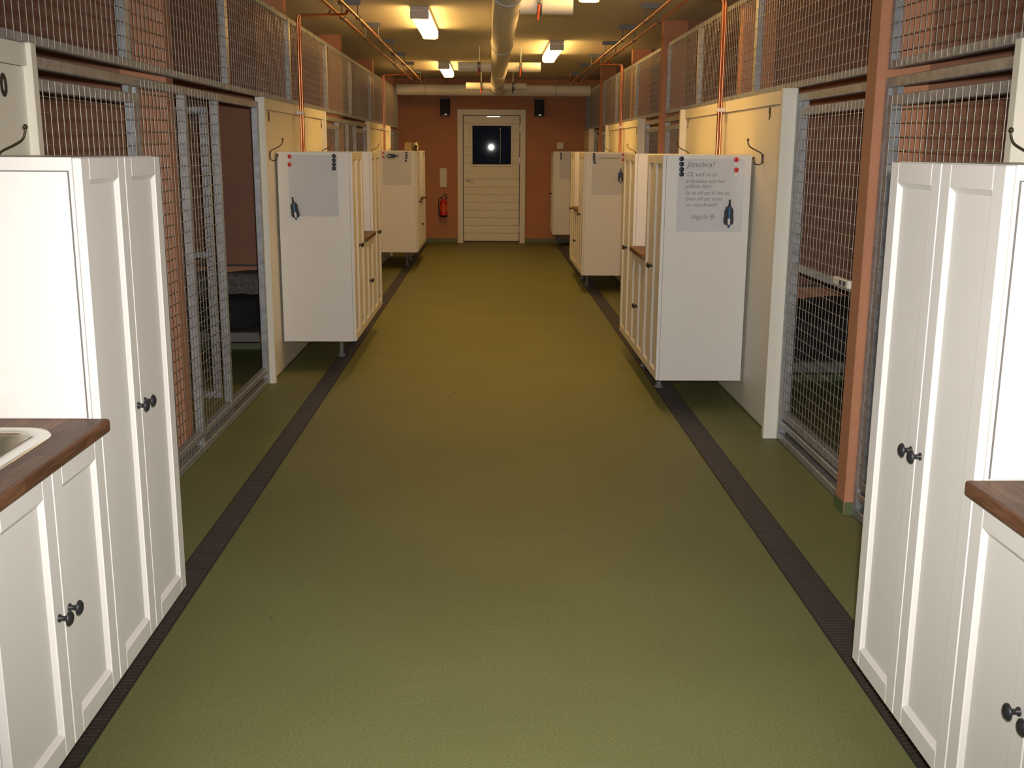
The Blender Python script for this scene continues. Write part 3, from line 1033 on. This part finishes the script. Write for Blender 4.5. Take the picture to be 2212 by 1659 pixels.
Y = 17.2
whiteboard(1.095, 1.45, 1.07, 1.478, Y, 'blank whiteboard on the cabinet at the end wall')
for v in (331, 335, 339, 343):
    p = at_y(1210.5, v, Y)
    magnet(p.x + .01, Y, p.z, 'magnet_black', 'round black magnet on the whiteboard at the end wall', 'black magnets on the whiteboard at the end wall')


# ------------------------------------------------------------------ coat hooks
def bez(pts, n=6):
    out = []
    P = [Vector(p) for p in pts]
    P = [P[0]] + P + [P[-1]]
    for i in range(1, len(P) - 2):
        for k in range(n):
            t = k / n
            a, b, c, d = P[i - 1], P[i], P[i + 1], P[i + 2]
            out.append(0.5 * ((2 * b) + (c - a) * t + (2 * a - 5 * b + 4 * c - d) * t * t + (3 * b - a - 3 * c + d) * t ** 3))
    out.append(P[-2])
    return out


def hook(side, Y, z, lab):
    s = side
    X = PXR if s > 0 else PXL
    root = thing('coat_hook', (X, Y, z - 0.05), lab, 'hook')
    MB().box(X - s * 0.004, X - s * 0.0002, Y - 0.006, Y + 0.006, z - 0.05, z + 0.004, c=0.0015).build('back_plate', 'bronze_wire', root)
    f = lambda a, b: (X - s * a, Y, z + b)
    MB().tube(bez([f(.006, -.048), f(.007, -.01), f(.014, .008), f(.05, .026), f(.078, .043), f(.088, .062), f(.090, .075)]), 0.0035, 8).build('upper_prong', 'bronze_wire', root)
    MB().tube(bez([f(.006, -.030), f(.010, -.050), f(.026, -.056), f(.044, -.050), f(.053, -.032), f(.054, -.024)]), 0.0035, 8).build('lower_prong', 'bronze_wire', root)
    MB().lathe((X - s * .090, Y, z + .072), (0, 0, 1), [(0, .003), (.003, .0062), (.008, .007), (.013, .005), (.015, .001)], 10).build('ball_tip', 'bronze_wire', root)
    MB().lathe((X - s * .054, Y, z - .027), (0, 0, 1), [(0, .003), (.003, .0062), (.008, .007), (.013, .005), (.015, .001)], 10).build('ball_tip', 'bronze_wire', root)


for y, n in ((3.0, 'eleven'), (6.08, 'nine'), (8.36, 'seven'), (11.42, 'five'), (13.75, 'three'), (16.85, 'one')):
    hook(1, y, 1.502, 'bronze double coat hook on the board by number %s' % n)
for y, n in ((3.22, 'ten'), (7.16, 'eight'), (9.36, 'six'), (13.3, 'four'), (15.4, 'two')):
    hook(-1, y, 1.497, 'bronze double coat hook on the board by number %s' % n)

# ------------------------------------------------------------------ copper pipes
ZP = 2.50


def pipe(pts, r, lab, grp=None):
    return tag(MB().tube(pts, r, 10).build('copper_pipe', 'copper'), lab, 'pipe', grp)


for s, xa, xb, nm in ((-1, -1.015, -1.135, 'even numbers'), (1, 1.20, 1.31, 'odd numbers')):
    for x, w_ in ((xa, 'towards the duct'), (xb, 'towards the mesh')):
        pipe([(x, YB + 0.01, ZP), (x, 16.55, ZP), (x, 16.60, ZP + 0.02), (x, 16.62, ZP + 0.06), (x, 16.62, HC - 0.001)], 0.0125, 'long copper pipe under the ceiling by the %s, the one %s' % (nm, w_))
    drops = ((2.2, ''), (8.17, 'the board numbered eight and six'), (14.47, 'the board numbered four and two')) if s < 0 else ((7.10, 'the board numbered nine and seven'), (12.5, 'the board numbered five and three'))
    for y, wh in drops:
        if not wh:
            continue
        xw = s * 1.49 if s > 0 else -1.398
        for k, (xs, dy) in enumerate(((xa, -0.013), (xb, 0.013))):
            z1 = ZP - 0.028
            yy = y + dy
            xe = xw - s * 0.012 * k
            pts = bez([(xs + s * 0.014, yy - 0.10, z1 + 0.01), (xs + s * 0.05, yy - 0.02, z1 - 0.005), (xe - s * 0.06, yy, z1 - 0.008), (xe - s * 0.012, yy, z1 - 0.014), (xe, yy, z1 - 0.04)], 5) + [Vector((xe, yy, 0.93))]
            if k == 0:
                pts = [Vector((xs, yy - 0.10, ZP - 0.026))] + pts
            pipe(pts, 0.009, 'copper pipe bending down from the ceiling onto %s' % wh, 'copper pipes on ' + wh)
        cl = thing('pipe_clip', (xw, y, 1.775), 'small white pipe clip on %s' % wh, 'clip')
        XX = PXR if s > 0 else PXL
        B(XX - s * 0.013, XX - s * 0.068, y - 0.036, y + 0.036, 1.765, 1.788, c=0.003).build('clip_body', 'clip_white', cl)

for s, x0, ysb, nm in ((-1, -1.08, (2.7, 4.2, 5.7, 7.15, 8.62, 10.15, 11.65, 13.15, 14.57, 16.1), 'even numbers'), (1, 1.255, (2.7, 4.2, 5.7, 7.2, 8.69, 10.15, 11.65, 13.2, 14.57, 16.1), 'odd numbers')):
    for y in ysb:
        if y < 6:
            continue
        root = thing('pipe_bracket', (x0, y, HC - 0.03), 'galvanised pipe bracket under the ceiling along the side with %s' % nm, 'bracket', 'pipe brackets by ' + nm)
        c = MB()
        c.box(x0 - 0.085, x0 + 0.085, y - 0.02, y + 0.02, HC - 0.004, HC - 0.0005)
        c.box(x0 - 0.085, x0 + 0.085, y - 0.021, y - 0.018, HC - 0.035, HC - 0.004)
        c.box(x0 - 0.085, x0 + 0.085, y + 0.018, y + 0.021, HC - 0.035, HC - 0.004)
        c.build('channel', 'bracket_steel', root)
        for xp in ((-1.015, -1.135) if s < 0 else (1.20, 1.31)):
            MB().tube([(xp, y, HC - 0.004), (xp, y, ZP + 0.014)], 0.005, 6).build('drop_rod', 'bracket_steel', root)
            m2 = MB()
            pt = [(xp + 0.0165 * math.cos(k * math.pi / 8), y, ZP + 0.0165 * math.sin(k * math.pi / 8)) for k in range(17)]
            for dy in (-0.006, 0.006):
                pass
            m2.tube(pt, 0.0035, 6, cap=False)
            m2.build('clamp_ring', 'bracket_steel', root)

# ------------------------------------------------------------------ ventilation ducts
DXA, DZA, DR = 0.10, 2.41, 0.09
root = thing('ventilation_duct', (DXA, 8, DZA - DR), 'white spiral duct with branches under the middle of the ceiling', 'duct')
MB().tube([(DXA, YB + 0.01, DZA), (DXA, 12.9, DZA)], DR, 24).build('duct_body', 'duct_spiral', root)
MB().tube([(DXA, 12.901, DZA), (DXA, 16.7, DZA)], DR * 0.97, 24).build('duct_body', 'duct_spiral', root)
for y in (12.9, 16.0):
    MB().tube([(DXA, y - 0.02, DZA), (DXA, y + 0.02, DZA)], DR * 1.03, 24).build('joint_collar', 'duct_white', root)
el = [(DXA + 0.0, 16.7, DZA)] + [(DXA + 0.22 * (1 - math.cos(t)), 16.7 + 0.28 * math.sin(t), DZA) for t in [k * math.pi / 16 for k in range(1, 9)]]
MB().tube(el, DR * 0.98, 24).build('elbow', 'duct_white', root)
for y in (3, 6.4, 9.6, 14.6):
    m2 = MB().tube([(DXA + (DR + 0.004) * math.cos(k * math.pi / 12), y, DZA + (DR + 0.004) * math.sin(k * math.pi / 12)) for k in range(25)], 0.004, 6, cap=False)
    m2.tube([(DXA, y, DZA + DR), (DXA, y, HC - 0.001)], 0.004, 6)
    m2.build('hanger_strap', 'galvanised', root)
DUCT = root
cr = MB().tube([(-1.44, 17.05, 2.41), (1.54, 17.05, 2.41)], 0.086, 24).build('cross_duct', 'duct_white', DUCT)
for x in (-1.0, 1.0):
    m2 = MB().tube([(x, 17.05 + 0.09 * math.cos(k * math.pi / 12), 2.41 + 0.09 * math.sin(k * math.pi / 12)) for k in range(25)], 0.004, 6, cap=False)
    m2.tube([(x, 17.05, 2.50), (x, 17.05, HC - 0.001)], 0.004, 6)
    m2.build('hanger_strap', 'galvanised', cr)


def stub(y, x1, r, xv, red):
    d = 1 if x1 > DXA else -1
    x0 = DXA + d * (DR - 0.008)
    root = MB().tube([(x0, y, DZA), (x1, y, DZA)], r, 20).build('branch_duct', 'duct_white', DUCT)
    MB().tube([(xv - 0.016, y, DZA), (xv + 0.016, y, DZA)], r + 0.004, 20).build('damper_clamp', 'valve_metal', root)
    m1 = MB().box(xv - 0.018, xv + 0.018, y - r - 0.026, y - r - 0.003, DZA - 0.02, DZA + 0.022, c=0.004)
    m1.lathe((xv, y - r - 0.02, DZA), (0, -1, 0), [(0, .012), (.02, .012), (.022, .006)], 10)
    m1.build('damper_spindle', 'valve_metal', root)
    m1 = MB().tube([(xv - 0.003, y - r - 0.034, DZA - 0.012), (xv - 0.012, y - r - 0.036, DZA - 0.105)], [0.008, 0.006], 8)
    m1.build('damper_lever', 'valve_red' if red else 'black_plastic', root)
    MB().tube([(xv, y, DZA + r), (xv, y, HC - 0.001)], 0.006, 6).build('hanger_rod', 'galvanised', root)


stub(7.05, 0.515, 0.062, 0.305, True)
stub(12.3, 0.555, 0.052, 0.335, True)
stub(12.3, -0.355, 0.052, -0.125, True)
stub(16.0, -0.350, 0.052, -0.13, True)
stub(16.0, 0.52, 0.050, 0.33, False)


# ------------------------------------------------------------------ ceiling lamps
def lamp(x, y0, y1, lab, grp=None):
    root = thing('ceiling_lamp', (x, (y0 + y1) / 2, HC - 0.10), lab, 'lamp', grp)
    hw = 0.075
    B(x - hw, x + hw, y0, y1, HC - 0.032, HC - 0.0005, c=0.004).build('housing', 'lamp_body', root)
    for a, b in ((y0, y0 + 0.02), (y1 - 0.02, y1)):
        B(x - hw, x + hw, a, b, HC - 0.098, HC - 0.0325, c=0.008).build('end_cap', 'lamp_body', root)
    poly = [(x - hw + .002, HC - 0.033), (x - hw + .002, HC - 0.075), (x - hw + 0.024, HC - 0.1), (x + hw - 0.024, HC - 0.1), (x + hw - .002, HC - 0.075), (x + hw - .002, HC - 0.033)]
    MB().prism([(p, q) for p, q in poly], 1, y0 + 0.021, y1 - 0.021).build('diffuser', 'lamp_diffuser', root)
    for xx in (x - 0.035, x + 0.035):
        B(xx - 0.004, xx + 0.004, y0 + 0.0205, y0 + 0.10, HC - 0.1035, HC - 0.1005).build('clip', 'lamp_body', root)


lamp(-0.565, 8.95, 10.55, 'long ceiling lamp above the cabinets near the open kennel')
lamp(0.69, 11.6, 13.2, 'long ceiling lamp on the odd-numbered side of the duct')
lamp(-0.60, 14.4, 16.0, 'long ceiling lamp closest to the end door')
lamp(0.69, 6.3, 7.9, 'long ceiling lamp above the handwritten whiteboard cabinet')


# ------------------------------------------------------------------ things on the end wall
for x, lab in ((-0.728, 'black wall loudspeaker on the fire extinguisher side of the door'), (0.792, 'black wall loudspeaker on the hinge side of the door')):
    root = thing('loudspeaker', (x, YF - 0.09, 2.04), lab, 'loudspeaker')
    MB().prism([(x - 0.078, YF - 0.02), (x - 0.078, YF - 0.10), (x - 0.06, YF - 0.135), (x + 0.06, YF - 0.135), (x + 0.078, YF - 0.10), (x + 0.078, YF - 0.02)], 2, 2.045, 2.32).build('cabinet_box', 'black_plastic', root)
    MB().prism([(x - 0.06, YF - 0.1352), (x - 0.06, YF - 0.141), (x + 0.06, YF - 0.141), (x + 0.06, YF - 0.1352)], 2, 2.06, 2.305).build('grille', 'speaker_cloth', root)
    B(x - 0.03, x + 0.03, YF - 0.02, YF - 0.0005, 2.12, 2.24).build('wall_bracket', 'black_iron', root)
    B(x - 0.012, x + 0.03, YF - 0.1425, YF - 0.141, 2.066, 2.074).build('badge', 'steel', root)
    if x < 0:
        MB().tube([(x + .02, YF - 0.01, 2.32), (x + .03, YF - 0.006, 2.42), (x + .02, YF - 0.006, HC - 0.002)], 0.004, 6).build('cable', 'black_plastic', root)
root = thing('switch_strip', (-0.77, YF, 0.905), 'tall beige switch strip on the end wall above the fire extinguisher', 'switch')
B(-0.828, -0.713, YF - 0.022, YF - 0.0005, 0.905, 1.218, c=0.005).build('cover_plate', 'beige_plastic', root)
for z in (1.02, 1.10):
    MB().lathe((-0.765, YF - 0.022, z), (0, -1, 0), [(0, .011), (.006, .010), (.008, .004)], 12).build('push_button', 'clip_white', root)
for z in (0.945, 1.165):
    B(-0.805, -0.735, YF - 0.0245, YF - 0.022, z - 0.028, z + 0.028, c=0.001).build('rocker', 'beige_plastic', root)
root = thing('wall_switch', (1.14, YF, 1.53), 'small beige switch box on the end wall beside the corner cabinet', 'switch')
B(1.085, 1.20, YF - 0.035, YF - 0.0005, 1.53, 1.645, c=0.008).build('switch_box', 'beige_plastic', root)
B(1.11, 1.175, YF - 0.040, YF - 0.0352, 1.555, 1.62, c=0.002).build('rocker', 'clip_white', root)

root = thing('fire_extinguisher', (-0.765, YF - 0.08, 0.42), 'red fire extinguisher hanging on the end wall beside the door', 'fire extinguisher')
ex = (-0.765, YF - 0.085, 0.43)
MB().lathe(ex, (0, 0, 1), [(0, .055), (.004, .064), (.03, .064)], 20).build('foot_ring', 'black_plastic', root)
MB().lathe((ex[0], ex[1], ex[2] + .03), (0, 0, 1), [(0, .063), (.2, .063), (.225, .056), (.245, .036), (.26, .022), (.27, .022)], 20).build('cylinder', 'extinguisher_red', root)
MB().lathe((ex[0], ex[1], ex[2] + .09), (0, 0, 1), [(0, .0635), (.11, .0635)], 20).build('paper_label', 'valve_red', root)
MB().lathe((ex[0], ex[1], ex[2] + .232), (0, 0, 1), [(0, .054), (.004, .0545), (.006, .052)], 20).build('pale_band', 'beige_plastic', root)
m1 = MB().lathe((ex[0], ex[1], ex[2] + .30), (0, 0, 1), [(0, .022), (.03, .022), (.035, .012)], 12)
m1.build('valve', 'steel', root)
m1 = MB().tube([(ex[0] - 0.03, ex[1], ex[2] + .325), (ex[0] + 0.02, ex[1], ex[2] + .345), (ex[0] + 0.055, ex[1], ex[2] + .37)], 0.009, 8)
m1.tube([(ex[0] - 0.03, ex[1], ex[2] + .31), (ex[0] + 0.07, ex[1], ex[2] + .315)], 0.008, 8)
m1.build('squeeze_handle', 'black_plastic', root)
MB().tube(bez([(ex[0] - .02, ex[1], ex[2] + .315), (ex[0] - .075, ex[1] - .01, ex[2] + .29), (ex[0] - .078, ex[1] - .01, ex[2] + .15), (ex[0] - .072, ex[1] - .02, ex[2] + .02)]), 0.007, 8).build('hose', 'black_plastic', root)
B(ex[0] - .03, ex[0] + .03, YF - .021, YF - .0005, ex[2] + .10, ex[2] + .31).build('wall_bracket', 'black_iron', root)

# ------------------------------------------------------------------ on top of the far cabinet
root = thing('carton', (-1.045, 14.0, CT), 'small open brown carton on top of a white cabinet', 'carton')
for a, b, c, d in ((-1.09, -1.006, 13.955, 13.958), (-1.09, -1.006, 14.042, 14.045), (-1.09, -1.087, 13.958, 14.042), (-1.009, -1.006, 13.958, 14.042)):
    B(a, b, c, d, CT + .0005, CT + .095).build('side', 'carton', root)
B(-1.087, -1.009, 13.958, 14.042, CT + .0005, CT + .003).build('bottom', 'carton', root)
MB().prism([(13.955, CT + .095), (13.955, CT + .098), (13.93, CT + .110), (13.93, CT + .107)], 0, -1.088, -1.008).build('flap', 'carton', root)
root = thing('glass_jar', (-0.955, 14.0, CT), 'glass jar standing beside the carton on a white cabinet', 'jar')
MB().lathe((-0.955, 14.0, CT + .0005), (0, 0, 1), [(0, .036), (.004, .040), (.075, .040), (.085, .034), (.09, .034)], 18).build('jar_body', 'jar_glass', root)
MB().lathe((-0.955, 14.0, CT + .091), (0, 0, 1), [(0, .036), (.012, .036), (.014, .033)], 18).build('lid', 'steel', root)
MB().tube([(-0.958, 14.0, CT + .004), (-0.95, 14.0, CT + .07)], 0.014, 8).build('brush', 'brush', root)

# bits of dirt lying on the floor
for x, y, r in ((-0.22, 6.67, .006), (0.30, 4.15, .004), (-0.72, 3.3, .004), (0.95, 4.93, .004)):
    mb = MB().tube([(x - r, y, .0025), (x, y + r * .4, .005), (x + r, y - r * .3, .0025)], [r * .3, r * .5, r * .2], 6)
    tag(mb.build('dirt_crumb', 'dark_trim'), 'tiny dark crumb of dirt on the green floor', 'crumb', 'crumbs on the floor')
